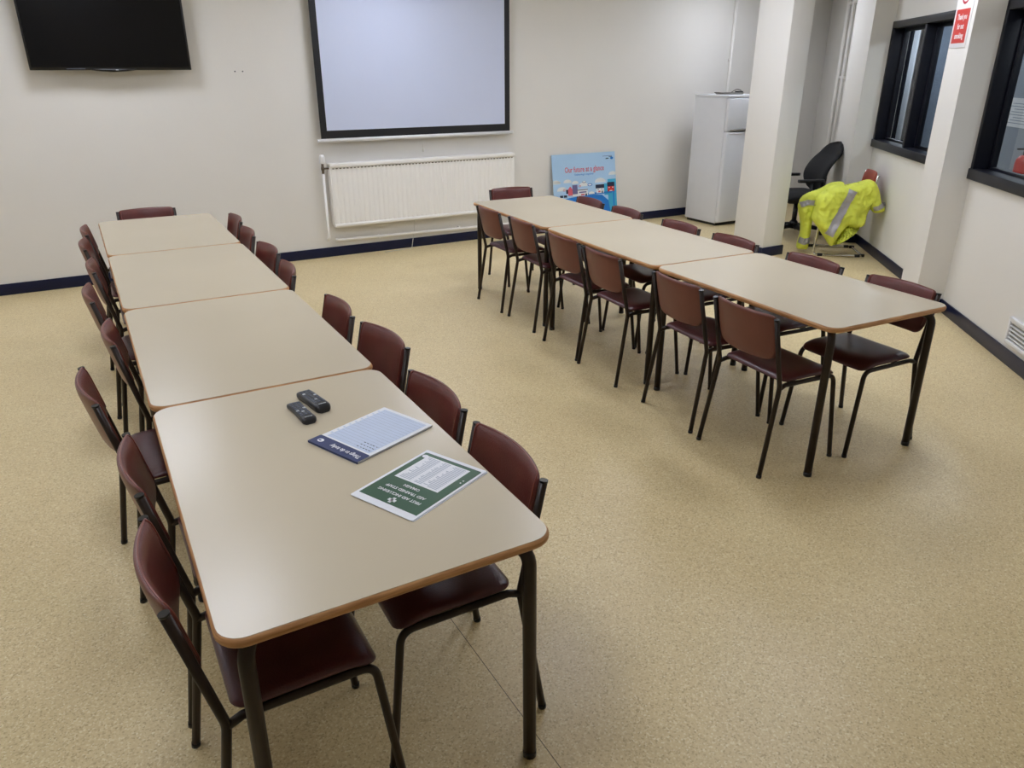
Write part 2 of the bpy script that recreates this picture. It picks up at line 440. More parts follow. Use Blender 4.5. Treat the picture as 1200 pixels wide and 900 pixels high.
T_LABEL = {('L', 0): 'beige laminate table carrying the two remote controls and the paper documents',
           ('L', 1): 'bare beige table butted against the table that holds the documents',
           ('L', 2): 'bare beige table third from the camera in the row under the television',
           ('L', 3): 'beige table at the wall end of the longer row, below the television',
           ('R', 0): 'beige table at the open end of the row beside the white column',
           ('R', 1): 'beige table in the middle of the three table row',
           ('R', 2): 'beige table at the poster end of the three table row'}
for row, org, ang, n in (('L', LO, LA, 4), ('R', RO, RAW, 3)):
    for i in range(n):
        o = table0 if first else copy_tree(table0); first = False
        v = Vector((-math.sin(ang), math.cos(ang), 0))*(i*TL)
        o.location = org+v; o.rotation_euler = (0, 0, ang)
        tag(o, T_LABEL[row, i], 'table', 'laminate tables in the %s row' % ('four table' if row == 'L' else 'three table'))

# ------------------------------------------------------------------ stacking chairs   (local +x is forward, y across)
def back_solid(b, hw, h, r_top, r_bot, bow, lean, thick, mf, mr, base):
    """curved padded backrest; base = (x,z) of bottom centre, lean = dx per dz"""
    nv, nu = 16, 20
    vs = [.5-.5*math.cos(PI*k/nv) for k in range(nv+1)]
    def halfw(z):
        if z < r_bot: return hw-r_bot+math.sqrt(max(0, r_bot**2-(r_bot-z)**2))
        if z > h-r_top: return hw-r_top+math.sqrt(max(0, r_top**2-(z-(h-r_top))**2))
        return hw
    F, Rr = [], []
    for k in range(nv+1):
        z0 = h*vs[k]; w = max(halfw(z0), hw*.86 if z0 > h/2 else hw-r_bot*.98); fr, rr = [], []
        for j in range(nu+1):
            t = -1+2*j/nu; u = math.sin(t*PI/2)*.35+t*.65
            y = u*w; un = y/hw
            zz = z0+(.003*(1-un*un) if z0 > h*.6 else -.006*(1-un*un)*(1-z0/h))
            e = max(0, 1-abs(2*vs[k]-1)**6)**.5*max(0, 1-abs(u)**6)**.5
            xc = base[0]-bow*(1-un*un)+lean*zz
            fr.append(Vector((xc+thick*.18+e*thick*.62, y, base[1]+zz)))
            rr.append(Vector((xc+thick*.18-e*thick*.42, y, base[1]+zz)))
        F.append(fr); Rr.append(rr)
    bm = b.bm; ia, ib = b.mi(mf), b.mi(mr)
    def grid(G, i, flip):
        V = [[bm.verts.new(p) for p in r] for r in G]
        for a, c in zip(V[:-1], V[1:]):
            for j in range(len(a)-1):
                q = (a[j], a[j+1], c[j+1], c[j]); f = bm.faces.new(q if not flip else tuple(reversed(q))); f.material_index = i; f.smooth = True
        return V
    A = grid(F, ia, False); B = grid(Rr, ib, True)
    bmesh.ops.remove_doubles(bm, verts=bm.verts, dist=1e-5)
    return F
def seat_solid(b, x0, x1, hw, zb, zt, m):
    nx, ny = 22, 18; top, bot = [], []
    for i in range(nx+1):
        a = .5-.5*math.cos(PI*i/nx); x = x0+(x1-x0)*a; tr, br = [], []
        dx = min(a, 1-a)*(x1-x0)
        rr = .04
        w = hw if dx > rr else hw-rr+math.sqrt(max(0, rr*rr-(rr-dx)**2))
        w = max(w, hw-rr*.95)
        for j in range(ny+1):
            t = -1+2*j/ny; u = math.sin(t*PI/2)
            e = (max(0, 1-abs(2*a-1)**5)**.5)*(max(0, 1-abs(u)**7)**.5)
            dip = -.008*(1-u*u)*max(0, 1-abs(2*a-.9)**2)
            drop = -.022*max(0, (a-.72)/.28)**2
            mid = (zb*.65+zt*.35)
            tr.append(Vector((x, u*w, mid+(zt-mid)*e+dip*e+drop)))
            br.append(Vector((x, u*w, mid-(mid-zb)*e+drop)))
        top.append(tr); bot.append(br)
    bm = b.bm; i0 = b.mi(m)
    for G, fl in ((top, False), (bot, True)):
        V = [[bm.verts.new(p) for p in r] for r in G]
        for a, c in zip(V[:-1], V[1:]):
            for j in range(len(a)-1):
                q = (a[j], a[j+1], c[j+1], c[j]); f = bm.faces.new(tuple(reversed(q)) if not fl else q); f.material_index = i0; f.smooth = True
    bmesh.ops.remove_doubles(bm, verts=bm.verts, dist=1e-5)
KX, KZ, TOPZ = .07, .425, .744
def make_chair():
    root = empty('stacking_chair')
    lean = -(KX)/(TOPZ-KZ)
    for sy in (-1, 1):
        b = MB()
        b.tube(arc_path([(0.005, sy*.212, 0.006), (KX, sy*.196, KZ), (.0, sy*.193, TOPZ)], .10, 8), .0112, M['tube'], 10)
        b.tube([(0.004, sy*.2121, 0), (0.006, sy*.212, .014)], .0122, M['black'], 10)
        b.tube([(0.0005, sy*.193, TOPZ-.003), (-.0005, sy*.193, TOPZ+.003)], .0118, M['black'], 10)
        b.build('rear_leg', None, root)
        b = MB()
        b.tube(arc_path([(KX-.002, sy*.196, KZ-.006), (KX+.035, sy*.19, KZ+.004), (.405, sy*.187, KZ+.0), (.455, sy*.200, .006)], [.025, .045], 8), .0108, M['tube'], 10)
        b.tube([(.4548, sy*.2002, 0), (.4555, sy*.2, .014)], .0118, M['black'], 10)
        b.build('front_leg', None, root)
    b = MB(); b.tube([(.17, -.187, KZ-.003), (.17, .187, KZ-.003)], .009, M['tube'], 8); b.tube([(.34, -.187, KZ-.003), (.34, .187, KZ-.003)], .009, M['tube'], 8)
    b.build('cross_rail', None, root)
    b = MB(); seat_solid(b, .086, .418, .194, KZ+.009, KZ+.047, M['vinyl_dark']); b.build('seat', None, root, recalc=False)
    b = MB()
    zb = .546; hh = .209
    F = back_solid(b, .186, hh, .016, .06, .036, lean, .026, M['vinyl'], M['vinyl_rear'], (KX+lean*(zb-KZ)+.004, zb))
    bk = b.build('backrest', None, root, recalc=False)
    b = MB()
    edge = [F[-2][j]+Vector((-.001, 0, .001)) for j in range(1, 20)]
    edge = [F[k][1] for k in range(5, len(F)-2)]+edge+[F[k][-2] for k in range(len(F)-3, 4, -1)]
    b.tube(edge, .0026, M['piping'], 6); b.build('piping', None, bk)
    return root
chair0 = make_chair(); chair_first = True
CH = []   # (top-centre x, y, facing angle, label, group)
gl, gr = 'maroon chairs along the four table row', 'maroon chairs along the three table row'
Lw = 'on the side away from the aisle'
ordn = ['first', 'second', 'third', 'fourth', 'fifth', 'sixth', 'seventh', 'eighth']
Ld = [(-.008, 1.532, 0), (-.006, 2.034, 0), (-.085, 2.688, 4), (.018, 3.265, -1), (-.026, 3.955, 0), (.012, 4.553, -1), (-.003, 5.179, -2), (.02, 5.655, -1)]
for i, (x, y, a) in enumerate(Ld):
    t = ['maroon chair tucked under the documents table at its near outer corner',
         'maroon chair directly behind the corner chair, backing onto the open left floor',
         'maroon chair standing pulled out furthest from the four table row'][i] if i < 3 else \
        '%s maroon chair from the camera along the outer side of the four table row' % ordn[i]
    CH.append((x, y, a, t, gl))
Rd = [(.900, 1.597, -1), (.905, 2.082, 2), (.955, 2.685, 6), (.926, 3.165, -1), (.905, 3.969, -5), (.930, 4.515, 4), (.93, 5.072, -1), (.957, 5.614, 0)]
for i, (x, y, a) in enumerate(Rd):
    t = {0: 'maroon chair on the aisle side beside the green first aid document',
         1: 'maroon chair on the aisle side, facing the blue header pad'}.get(i) or \
        '%s maroon chair from the camera along the aisle side of the four table row' % ordn[i]
    CH.append((x, y, 180+a, t, gl))
CH.append((.443, 6.29, -91, 'maroon chair alone at the head of the four table row, below the television', gl))
CH.append((3.328, 5.826, -98, 'maroon chair alone at the head of the three table row, before the radiator', gr))
Ad = [(2.455, 2.230, -4), (2.504, 2.731, -5), (2.534, 3.401, -4), (2.577, 3.873, -3), (2.637, 4.478, -5), (2.658, 4.998, -3)]
for i, (x, y, a) in enumerate(Ad):
    CH.append((x, y, a, ('%s maroon chair from the open end along the aisle side of the three table row' % ordn[i]) if i else
               'maroon chair closest to the camera on the aisle side of the three table row', gr))
Br = [(3.412, 2.131, -3), (3.455, 2.687, -5), (3.478, 3.302, -4), (3.515, 3.836, -4), (3.54, 4.451, -5), (3.575, 4.971, -4)]
for i, (x, y, a) in enumerate(Br):
    CH.append((x, y, 180+a, ('%s maroon chair from the open end along the window side of the three table row' % ordn[i]) if i else
               'maroon chair with a dark seat at the window side end of the three table row', gr))
for x, y, a, lab, g in CH:
    o = chair0 if chair_first else copy_tree(chair0); chair_first = False
    o.location = (x, y, 0); o.rotation_euler = (0, 0, math.radians(a)); tag(o, lab, 'chair', g)

# ------------------------------------------------------------------ things on the documents table
ZTOP = TZ+.0006
def page_frame(tl, tr, bl):
    """matrix: origin bottom-left of page, x to the page's right, y up the page"""
    tl, tr, bl = Vector(tl), Vector(tr), Vector(bl)
    u = (tr-tl).normalized(); v = (tl-bl).normalized(); v = (v-u*v.dot(u)).normalized()
    return Matrix(((u.x, v.x, 0, bl.x), (u.y, v.y, 0, bl.y), (0, 0, 1, ZTOP), (0, 0, 0, 1)))
W_, H_ = .211, .292
def T(x, y, z): return Matrix.Translation((x, y, z))
def sheets(b, n, th, m, jit=.0012, r=.002, z0=0.0):
    z = z0
    for k in range(n):
        dx, dy = random.uniform(-jit, jit), random.uniform(-jit, jit)
        rings = [[(x+dx, y+dy, zz) for x, y in rrect(0, 0, W_, H_, r, 3)] for zz in (z, z+th*.9)]
        b.loft(rings, m, smooth=False); z += th
    return z
# blue header pad
mx = page_frame((.53, 1.778), (.451, 1.975), (.798, 1.876))
root = empty('notepad'); root.matrix_world = mx
tag(root, 'white notepad with a navy header band, lying behind the green document', 'notepad')
b = MB()
rings = [[(x, y, zz) for x, y in rrect(-.001, -.001, W_+.001, H_+.003, .012, 4)] for zz in (0, .0014)]
b.loft(rings, M['paper_grey'], smooth=False); b.build('backing_card', None, root)
b = MB(); z1 = sheets(b, 5, .0011, M['paper'], z0=.0015); b.build('pages', None, root)
b = MB()
rings = [[(x, y, zz) for x, y in rrect(-.001, H_-.045, W_+.001, H_+.003, .006, 3)] for zz in (z1, z1+.0005)]
b.loft(rings, M['band'], smooth=False)
b.box((-.001, H_+.0002, .001), (W_+.001, H_+.003, z1+.0004), M['band'])
b.text('Things to do today', .022, M['paper'], T(.012, H_-.019, z1+.0007), 'LEFT', width=.125, bold=.0003)
b.poly([(.183+.011*math.cos(k*PI/8), H_-.021+.009*math.sin(k*PI/8)) for k in range(16)], M['paper'], thick=.0003, mx=T(0, 0, z1+.0005))
b.poly([(.185+.006*math.cos(k*PI/4), H_-.020+.003*math.sin(k*PI/4)) for k in range(8)], M['band'], thick=.0003, mx=T(0, 0, z1+.0008))
b.build('header_band', None, root)
b = MB()
b.box((.012, .012, z1+.0001), (W_-.018, H_-.052, z1+.0003), M['paper_blue'])
for k in range(16):
    y = .02+k*.0138; b.box((.014, y, z1+.0003), (W_-.02, y+.0008, z1+.0004), M['paper_grey'])
for k in range(9): b.box((W_-.016, .03+k*.023, z1+.0001), (W_-.008, .036+k*.023, z1+.0003), M['paper_blue'])
for k in range(3):
    for j in range(5): b.box((.02+j*.012, H_-.064-k*.0138, z1+.0004), (.028+j*.012-random.random()*.004, H_-.0615-k*.0138, z1+.0005), M['ink'])
b.build('printed_lines', None, root)
# green first-aid document
mx = page_frame((.542, 1.429), (.454, 1.621), (.811, 1.551))
root = empty('document'); root.matrix_world = mx
tag(root, 'green first aid notice with a white cross, in a glossy sleeve', 'document')
b = MB(); z1 = sheets(b, 3, .0011, M['paper'], .0035, .004); b.build('pages', None, root)
b = MB()
b.box((.008, .014, z1), (W_-.008, H_-.022, z1+.0003), M['green'])
b.box((.012, .0125, z1), (W_-.012, .0142, z1+.0003), M['ink'])
b.box((.036, .026, z1+.0003), (W_-.026, .160, z1+.0005), M['paper'])
for cx_, w_ in ((.046, .05), (.098, .03), (.135, .042)):
    for k in range(21):
        y = .032+k*.0059; b.box((cx_, y, z1+.0005), (cx_+w_*random.uniform(.6, 1), y+.0022, z1+.0006), M['paper_grey'])
cz = z1+.0003
b.box((.1055-.0045, .240, cz), (.1055+.0045, .264, cz+.0003), M['paper']); b.box((.1055-.012, .2475, cz), (.1055+.012, .2565, cz+.0003), M['paper'])
b.text('FIRST AID INCLUDING', .0145, M['paper'], T(.1055, .226, cz+.0002), width=.142, bold=.0002)
b.text('AED TRAINED STAFF', .0145, M['paper'], T(.1055, .2025, cz+.0002), width=.132, bold=.0002)
b.text('OMAGH', .0145, M['paper'], T(.1055, .1795, cz+.0002), width=.052, bold=.0002)
b.poly([(.19+.010*math.cos(k*PI/8), .032+.008*math.sin(k*PI/8)) for k in range(16)], M['paper'], thick=.0003, mx=T(0, 0, cz))
b.box((.017, .075, cz), (.021, .079, cz+.0002), M['paper']); b.box((.017, .087, cz), (.021, .091, cz+.0002), M['paper'])
b.build('printed_cover', None, root)
# remote controls
def remote(far, near, w, h, L, rows, lab, colkeys, taper):
    far, near = Vector((*far, 0)), Vector((*near, 0)); d = (far-near).normalized(); c = (far+near)/2
    ang = math.atan2(d.y, d.x)
    root = empty('remote_control', (c.x, c.y, ZTOP), ang); tag(root, lab, 'remote control', 'remote controls')
    b = MB(); rings = []
    n = 22
    for i in range(n+1):
        a = -1+2*i/n; x = a*L/2
        e = max(0, 1-abs(a)**10)**.5
        ww = (w/2)*(1-taper*(1-a*a)**1.0)*(.62+.38*e); hh = h*(.55+.45*e)*(1-.12*(a+1)/2)
        rings.append([Vector((x, ww*math.copysign(abs(math.cos(t))**.45, math.cos(t)), hh*.5+hh*.5*math.copysign(abs(math.sin(t))**.5, math.sin(t)))) for t in [2*PI*k/20 for k in range(20)]])
    b.loft(rings, M['remote']); b.build('casing', None, root)
    b = MB(); 
    for r in range(rows):
        for c_ in range(3):
            x = L*.38-r*L*.66/(rows-1); y = (c_-1)*w*.25
            m = M['key_light'] if (r, c_) in colkeys else M['remote_key']
            zz = h*(1-.12*(x/L+.5))
            b.box((x-.004, y-.0045, zz-.004), (x+.004, y+.0045, zz+.0012), m, bev=.001)
    b.box((-L*.42, -.012, h*.98), (-L*.405, .012, h+.0006), M['key_light'])
    b.build('keypad', None, root)
remote((.474, 2.238), (.487, 2.078), .05, .021, .158, 9, 'slim charcoal remote control with a waisted casing, nearer the table edge', {(4, 0), (6, 1), (5, 2)}, .2)
remote((.524, 2.302), (.549, 2.140), .052, .027, .166, 10, 'thick black remote control lying closer to the notepad', {(2, 2), (4, 0), (7, 1)}, .04)

# ------------------------------------------------------------------ back wall fittings
# television (tilted wall mount)
root = empty('television', (.465, 7.14, 1.712)); root.rotation_euler = (math.radians(-2.5)*-1, 0, 0)
tag(root, 'black flat screen television on the cream wall above the longer table row', 'television')
b = MB(); b.box((-.575, -.012, 0), (.575, .05, .67), bev=.006); b.build('casing', M['black'], root)
b = MB(); b.box((-.56, -.014, .022), (.56, -.010, .655)); b.build('screen', M['screenblack'], root)
b = MB()
b.loft([[(x, y, z) for y, z in ((-.02, .012), (.02, .012), (.02, -.012*k), (-.02, -.012*k))] for x, k in ((-.16, 0.01), (-.09, .6), (0, 1), (.09, .6), (.16, .01))], M['black'])
b.box((.01, -.0215, .0), (.03, -.0195, .005), M['key_light']); b.box((-.33, -.0150, .008), (-.2, -.013, .014), M['remote_key'])
b.build('logo_bar', None, root)
b = MB(); b.box((-.2, .05, .15), (.2, .09, .5), bev=.005); b.box((-.06, .09, .1), (.06, .13, .55), bev=.004); b.build('wall_bracket', M['black'], root)
# projection screen
root = empty('projection_screen', (3.09, 7.19, 1.085)); tag(root, 'white roll down projection screen with a black border above the radiator', 'projection screen')
b = MB(); b.box((-1.005, -.002, .035), (1.005, .002, 1.60), M['border']); b.build('black_border', None, root)
b = MB(); b.box((-.945, -.0032, .105), (.945, -.0018, 1.56), M['projection']); b.build('viewing_area', None, root)
b = MB(); b.tube([(-1.03, 0, .018), (1.03, 0, .018)], .017, M['white'], 14); b.tube([(-1.04, 0, .018), (-1.03, 0, .018)], .0185, M['white'], 14); b.tube([(1.03, 0, .018), (1.04, 0, .018)], .0185, M['white'], 14); b.build('bottom_bar', None, root)
b = MB(); b.box((-1.06, -.05, 1.55), (1.06, .075, 1.635), M['white'], bev=.02); b.build('roller_case', None, root)
b = MB(); b.tube([(.0, -.004, .0), (.005, -.006, -.06), (.012, -.004, -.1)], .0022, M['cable'], 6); lathe(b, [(.004, 0), (.011, -.012), (.011, -.03), (.005, -.04)], M['cable'], 10, T(.012, -.004, -.09)); b.build('pull_cord', None, root)
# radiator
root = empty('radiator', (3.135, 7.20, .298)); tag(root, 'long white ribbed panel radiator beneath the projection screen', 'radiator')
RW, RH = 2.0, .60
b = MB(); prof = []
nr = 40; pitch = RW/nr
for k in range(nr):
    x = -RW/2+k*pitch
    for fx, fy in ((.0, -.033), (.12, -.033), (.28, -.037), (.72, -.037), (.88, -.033)): prof.append((x+fx*pitch, fy))
prof.append((RW/2, -.030))
back = [(RW/2, .01), (-RW/2, .01)]
ring = lambda z, s: [(x, y*s if y < 0 else y, z) for x, y in prof+back]
b.loft([ring(.03, .9), ring(.05, 1), ring(RH-.05, 1), ring(RH-.035, .9)], M['radiator'], smooth=False)
b.build('ribbed_panel', None, root)
b = MB(); b.box((-RW/2-.004, -.046, RH-.038), (RW/2+.004, .05, RH), M['radiator'], bev=.008); b.build('top_rail', None, root)
b = MB()
for k in range(56): b.box((-RW/2+.02+k*.0353, -.0405, RH-.052), (-RW/2+.036+k*.0353, -.034, RH-.044), M['brass'])
b.build('vent_slots', None, root)
b = MB(); b.box((-RW/2-.002, -.042, 0), (RW/2+.002, .03, .035), M['radiator'], bev=.010); b.build('bottom_rail', None, root)
for sx in (-1, 1):
    b = MB(); b.box((sx*RW/2-.004, -.035, .02), (sx*RW/2+.004, .05, RH-.02), M['radiator'], bev=.002); b.build('side_panel', None, root)
b = MB()
vx = -RW/2-.06
b.tube([(vx, .0, RH-.09), (vx, 0, RH+.0)], .012, M['brass'], 12); b.tube([(vx, 0, RH-.045), (-RW/2, 0, RH-.045)], .009, M['brass'], 10); lathe(b, [(.016, -.02), (.017, .0), (.012, .02)], M['brass'], 12, T(vx, 0, RH-.04))
valve = b.build('valve', None, root)
b = MB(); lathe(b, [(.02, 0), (.027, .008), (.027, .055), (.02, .08), (.006, .083)], M['white'], 16, T(vx, 0, RH)); b.build('valve_head', None, valve)
b = MB(); b.box((-.05, .03, .1), (-.02, .07, .5), M['radiator']); b.box((.85, .03, .1), (.88, .07, .5), M['radiator']); b.box((-.88, .03, .1), (-.85, .07, .5), M['radiator']); b.build('wall_bracket', None, root)
# pipes
root = empty('heating_pipe', (0, 0, 0)); tag(root, 'cream heating pipe dropping from the valve and running below the radiator', 'pipe')
b = MB(); b.tube(arc_path([(2.075, 7.2, .80), (2.075, 7.2, .20), (2.075, 7.252, .17)], .03), .0115, M['radiator'], 10); b.build('drop_pipe', None, root)
b = MB(); b.tube(arc_path([(2.15, 7.252, .165), (2.18, 7.235, .163), (4.25, 7.235, .135), (4.25, 7.235, .25), (4.16, 7.21, .335)], .03), .0145, M['radiator'], 10); b.build('return_pipe', None, root)
for x in (2.6, 3.5):
    b = MB(); b.box((x-.01, 7.235, .135), (x+.01, 7.272, .17), M['radiator'], bev=.003); b.build('pipe_clip', None, root)
for nm, pts, r, lab in (('conduit', [(7.22, 7.255, .0+SH), (7.22, 7.255, CEIL)], .02, 'cream vertical conduit pipe on the wall behind the fridge freezer'),):
    b = MB(); b.tube(pts, r, M['wall'], 12)
    for z in (.6, 1.8, 2.5): b.box((7.19, 7.24, z), (7.25, 7.272, z+.025), M['wall'], bev=.003)
    tag(b.build(nm), lab, 'pipe')
for sx, r, lab in ((4.40, .021, 'thicker cream vertical pipe on the wall behind the office chair'), (4.18, .015, 'thinner cream vertical pipe on the wall behind the office chair')):
    b = MB(); b.tube([(sx, .035, SH), (sx, .035, CEIL)], r, M['wall'], 12)
    for z in (.7, 1.6, 2.4): b.box((sx-.03, 0, z), (sx+.03, .035, z+.03), M['wall'], bev=.003)
    tag(b.build('conduit', loc=RP, rot=RA), lab, 'pipe', 'corner pipes')

for x in (1.41, 1.475):
    b = MB(); lathe(b, [(.006, 0), (.006, .002), (.003, .0025)], M['black'], 10, Matrix.Translation((x, YB, 1.70)) @ Matrix.Rotation(PI/2, 4, 'X'))
    tag(b.build('screw_plug'), 'tiny dark screw plug in the cream wall between television and projection screen', 'screw plug', 'wall screw plugs')
b = MB(); b.tube(arc_path([(2.98, 7.225, .30), (2.985, 7.235, .17), (2.97, 7.25, .10), (2.93, 7.20, .006), (2.62, 7.16, .006)], .03), .0028, M['cable'], 6)
tag(b.build('string'), 'thin white string trailing from the radiator over the navy skirting', 'string')

# poster board leaning on the wall
PW, PH = .87, .845
top = Vector((4.659, 7.252, .832)); ang = math.asin((7.252-7.115)/PH)
root = empty('poster_board', (4.659, 7.115, 0)); root.rotation_euler = (math.radians(90)-ang, 0, 0)
tag(root, 'large pale blue poster board reading Our future at a glance, leaning on the wall', 'poster')
b = MB(); b.box((0, 0, -.006), (PW, PH, 0), M['sky']); b.build('board', None, root)
b = MB(); e = .0005
def shp(pts, m, k=1): b.poly([(min(1, max(0, x))*PW, (1-(y*.667 if y < .97 else y))*PH) for x, y in pts], M[m], z=e*k)
def circ(cx, cy, rx, ry, m, k=1, a0=0, a1=360, n=18): shp([(cx+rx*math.cos(math.radians(a0+(a1-a0)*i/n)), cy-ry*math.sin(math.radians(a0+(a1-a0)*i/n))) for i in range(n+1)][:n+1 if a1-a0 < 360 else n], m, k)
def rc(x0, y0, x1, y1, m, k=1): shp([(x0, y1), (x1, y1), (x1, y0), (x0, y0)], m, k)
# clouds
for cx, cy, s in ((.04, .54, .07), (.22, .53, .06), (.34, .56, .05), (.13, .68, .075), (.95, .44, .065), (.74, .57, .085), (.47, .62, .07)):
    circ(cx, cy, s, s*.8, 'cloud', 1, 0, 180); circ(cx+s*.5, cy, s*.55, s*.5, 'cloud', 1, 0, 180); rc(cx-s, cy-.001, cx+s*1.02, cy+.02, 'cloud', 1)
# tower block and road, hill
rc(.86, .54, 1.0, 1.0, 'teal', 2); rc(.80, .62, .88, .85, 'teal', 2)
shp([(.15, .86), (.35, .83), (.62, .82), (.76, .84), (.86, .96), (.92, 1.0), (.2, 1.0)], 'hill', 3); shp([(0, .9), (.25, .86), (.45, 1.0), (0, 1.0)], 'hill', 2)
rc(.3, .78, .92, .82, 'hill', 2); rc(.94, .8, .96, 1.0, 'hill', 3)
# buildings
rc(.29, .69, .53, .82, 'cloud', 4); rc(.29, .60, .37, .78, 'lilac', 5); rc(.37, .70, .53, .715, 'ink', 6); rc(.39, .74, .51, .765, 'lilac', 5); rc(.42, .785, .48, .815, 'pink', 5); rc(.49, .785, .515, .83, 'ink', 5)
shp([(.22, .8), (.29, .8), (.29, .68), (.255, .62), (.22, .68)], 'pink', 4); rc(.19, .68, .225, .76, 'ink', 4)
rc(.09, .785, .14, .83, 'ink', 4); rc(.15, .785, .2, .83, 'ink', 4)
rc(.67, .70, .79, .80, 'cloud', 4); rc(.66, .63, .80, .705, 'ink', 5); rc(.70, .755, .735, .785, 'pink', 5); rc(.755, .76, .775, .8, 'ink', 5); rc(.69, .72, .71, .735, 'lilac', 5); rc(.75, .72, .77, .735, 'lilac', 5)
rc(.855, .68, .965, .79, 'red', 4); rc(.85, .60, .97, .685, 'ink', 5); rc(.885, .765, .93, .78, 'cloud', 5); rc(.87, .70, .89, .715, 'cloud', 5); rc(.93, .70, .95, .715, 'cloud', 5); rc(.80, .785, .98, .80, 'hill', 5)
circ(.59, .805, .05, .05, 'cloud', 4, 0, 180); circ(.57, .62, .04, .028, 'hill', 4); circ(.57, .62, .028, .016, 'cloud', 5); circ(.48, .555, .03, .02, 'lilac', 4); circ(.48, .55, .024, .014, 'cloud', 5)
for cx, cy in ((.41, .63), (.16, .69)): circ(cx, cy, .018, .018, 'pink', 4); circ(cx, cy, .01, .01, 'cloud', 5)
# plain emblem marks in the upper corner
circ(.875, .135, .03, .018, 'ink', 2, 20, 200); circ(.945, .125, .025, .026, 'hill', 2); rc(.80, .075, .95, .083, 'lilac', 2); rc(.9, .09, .95, .1, 'ink', 2)
b.text('Our future at a glance', .085, M['pink'], T(.50*PW, (1-.205)*PH, e*2), width=.62*PW, bold=.0012)
b.text('Delivering it together', .03, M['hill'], T(.49*PW, (1-.27)*PH, e*2), width=.30*PW)
b.build('printed_picture', None, root)

# fridge freezer
FX, FY, FW_, FD, FH = 6.49, 6.47, .545, .56, 1.445
root = empty('fridge_freezer', (FX, FY, 0)); tag(root, 'white upright fridge freezer standing beside the square column', 'fridge freezer')
b = MB(); b.box((.002, .052, .03), (FW_-.002, FD, FH-.03), M['fridge'], bev=.004); b.box((-.002, 0.01, FH-.03), (FW_+.002, FD, FH), M['fridge'], bev=.006); b.box((.02, .06, 0.0), (FW_-.02, FD-.02, .03), M['black']); b.build('cabinet', None, root)
b = MB(); b.box((0, 0, 1.066), (FW_, .05, FH-.036), M['fridge'], bev=.012, seg=3)
d_ = b.build('freezer_door', None, root)
b = MB(); b.loft([[(x, y, z) for y, z in ((.004, 1.06), (-.016*k, 1.062), (-.016*k, 1.075+.006*k), (.004, 1.088))] for x, k in ((.05, .2), (.12, .8), (.25, 1), (.33, .3))], M['steel']); b.build('handle', None, d_)
b = MB(); b.box((0, 0, .045), (FW_, .05, 1.056), M['fridge'], bev=.012, seg=3); d_ = b.build('fridge_door', None, root)
b = MB(); b.loft([[(x, y, z) for y, z in ((.004, 1.05), (-.014*k, 1.048), (-.014*k, 1.035-.006*k), (.004, 1.022))] for x, k in ((.03, .2), (.12, .8), (.25, 1), (.33, .3))], M['fridge']); b.build('handle', None, d_)
# bits on top of the fridge
root = empty('tray', (6.72, 6.72, FH)); tag(root, 'thin dark metal tray lying on top of the fridge freezer', 'tray')
b = MB(); b.loft([[(x*s, y*s, z) for x, y in rrect(-.15, -.1, .15, .1, .03)] for s, z in ((.9, 0), (1, .018), (.97, .018), (.88, .004))], M['steel']); b.build('dish', None, root)
b = MB(); b.tube(arc_path([(-.15, -.04, .016), (-.2, -.04, .02), (-.2, .04, .02), (-.15, .04, .016)], .02), .005, M['brass'], 8); b.build('handle', None, root)
root = empty('adapter', (6.95, 6.8, FH)); tag(root, 'small black plug adapter with a cable on top of the fridge freezer', 'adapter')
b = MB(); b.box((-.04, -.03, 0), (.04, .03, .03), M['black'], bev=.006); b.build('body', None, root)
b = MB(); b.tube(arc_path([(.03, 0, .02), (.05, .02, .04), (.01, .05, .05), (-.1, .04, .008), (-.14, -.02, .005)], .03), .004, M['black'], 6); b.build('cable', None, root)

# wall socket, sign, plugs
root = empty('wall_socket', (6.84, YB, .30)); tag(root, 'steel double socket with two white plugs low on the wall by the fridge', 'socket')
b = MB(); b.box((-.078, -.018, 0), (.078, 0, .088), M['steel'], bev=.004); b.build('face_plate', None, root)
b = MB(); b.box((-.012, -.0215, .062), (-.002, -.017, .078), M['white'], bev=.001); b.box((.004, -.0215, .062), (.014, -.017, .078), M['white'], bev=.001); b.build('switches', None, root)
for x in (-.042, .042):
    pr = empty('plug', (6.84+x, YB-.018, .30+.032))
    tag(pr, 'white mains plug in the %s half of the double wall socket' % ('cabled' if x < 0 else 'fridge side'), 'plug', 'plugs in the wall socket')
    b = MB(); b.loft([[(px*s, yy, pz*s) for px, pz in rrect(-.025, -.026, .025, .026, .008, 4)] for s, yy in ((1, 0), (1, -.012), (.8, -.034), (.5, -.036))], M['white']); b.build('body', None, pr)
b = MB(); b.tube([(6.80, 7.225, .31)]+arc_path([(6.80, 7.222, .29), (6.79, 7.21, .2), (6.76, 7.2, .08), (6.70, 7.14, .012), (6.62, 7.05, .008), (6.56, 6.98, .008)], .06, 5), .0055, M['cable'], 8)
tag(b.build('power_cable'), 'white mains cable looping from the wall socket to the floor by the fridge', 'cable')
root = empty('socket_sign', (6.84, YB, .392)); tag(root, 'small dark red warning label stuck on the wall just above the double socket', 'sign')
b = MB(); b.box((-.085, -.003, 0), (.085, 0, .088), M['darkred'])
b.box((-.05, -.0036, .055), (.05, -.0028, .066), M['pink']); b.box((-.06, -.0036, .022), (.06, -.0028, .032), M['pink']); b.build('label_plate', None, root)
root = empty('junction_box', (6.83, YB, .49)); tag(root, 'small cream junction box on the wall above the red socket label', 'box')
b = MB(); b.box((-.05, -.03, 0), (.05, 0, .07), M['wall'], bev=.006); b.build('box_body', None, root)
b = MB(); lathe(b, [(.010, 0), (.010, .004), (.006, .006)], M['steel'], 12, Matrix.Translation((0, -.03, .035)) @ Matrix.Rotation(PI/2, 4, 'X')); b.build('screw_cap', None, root)

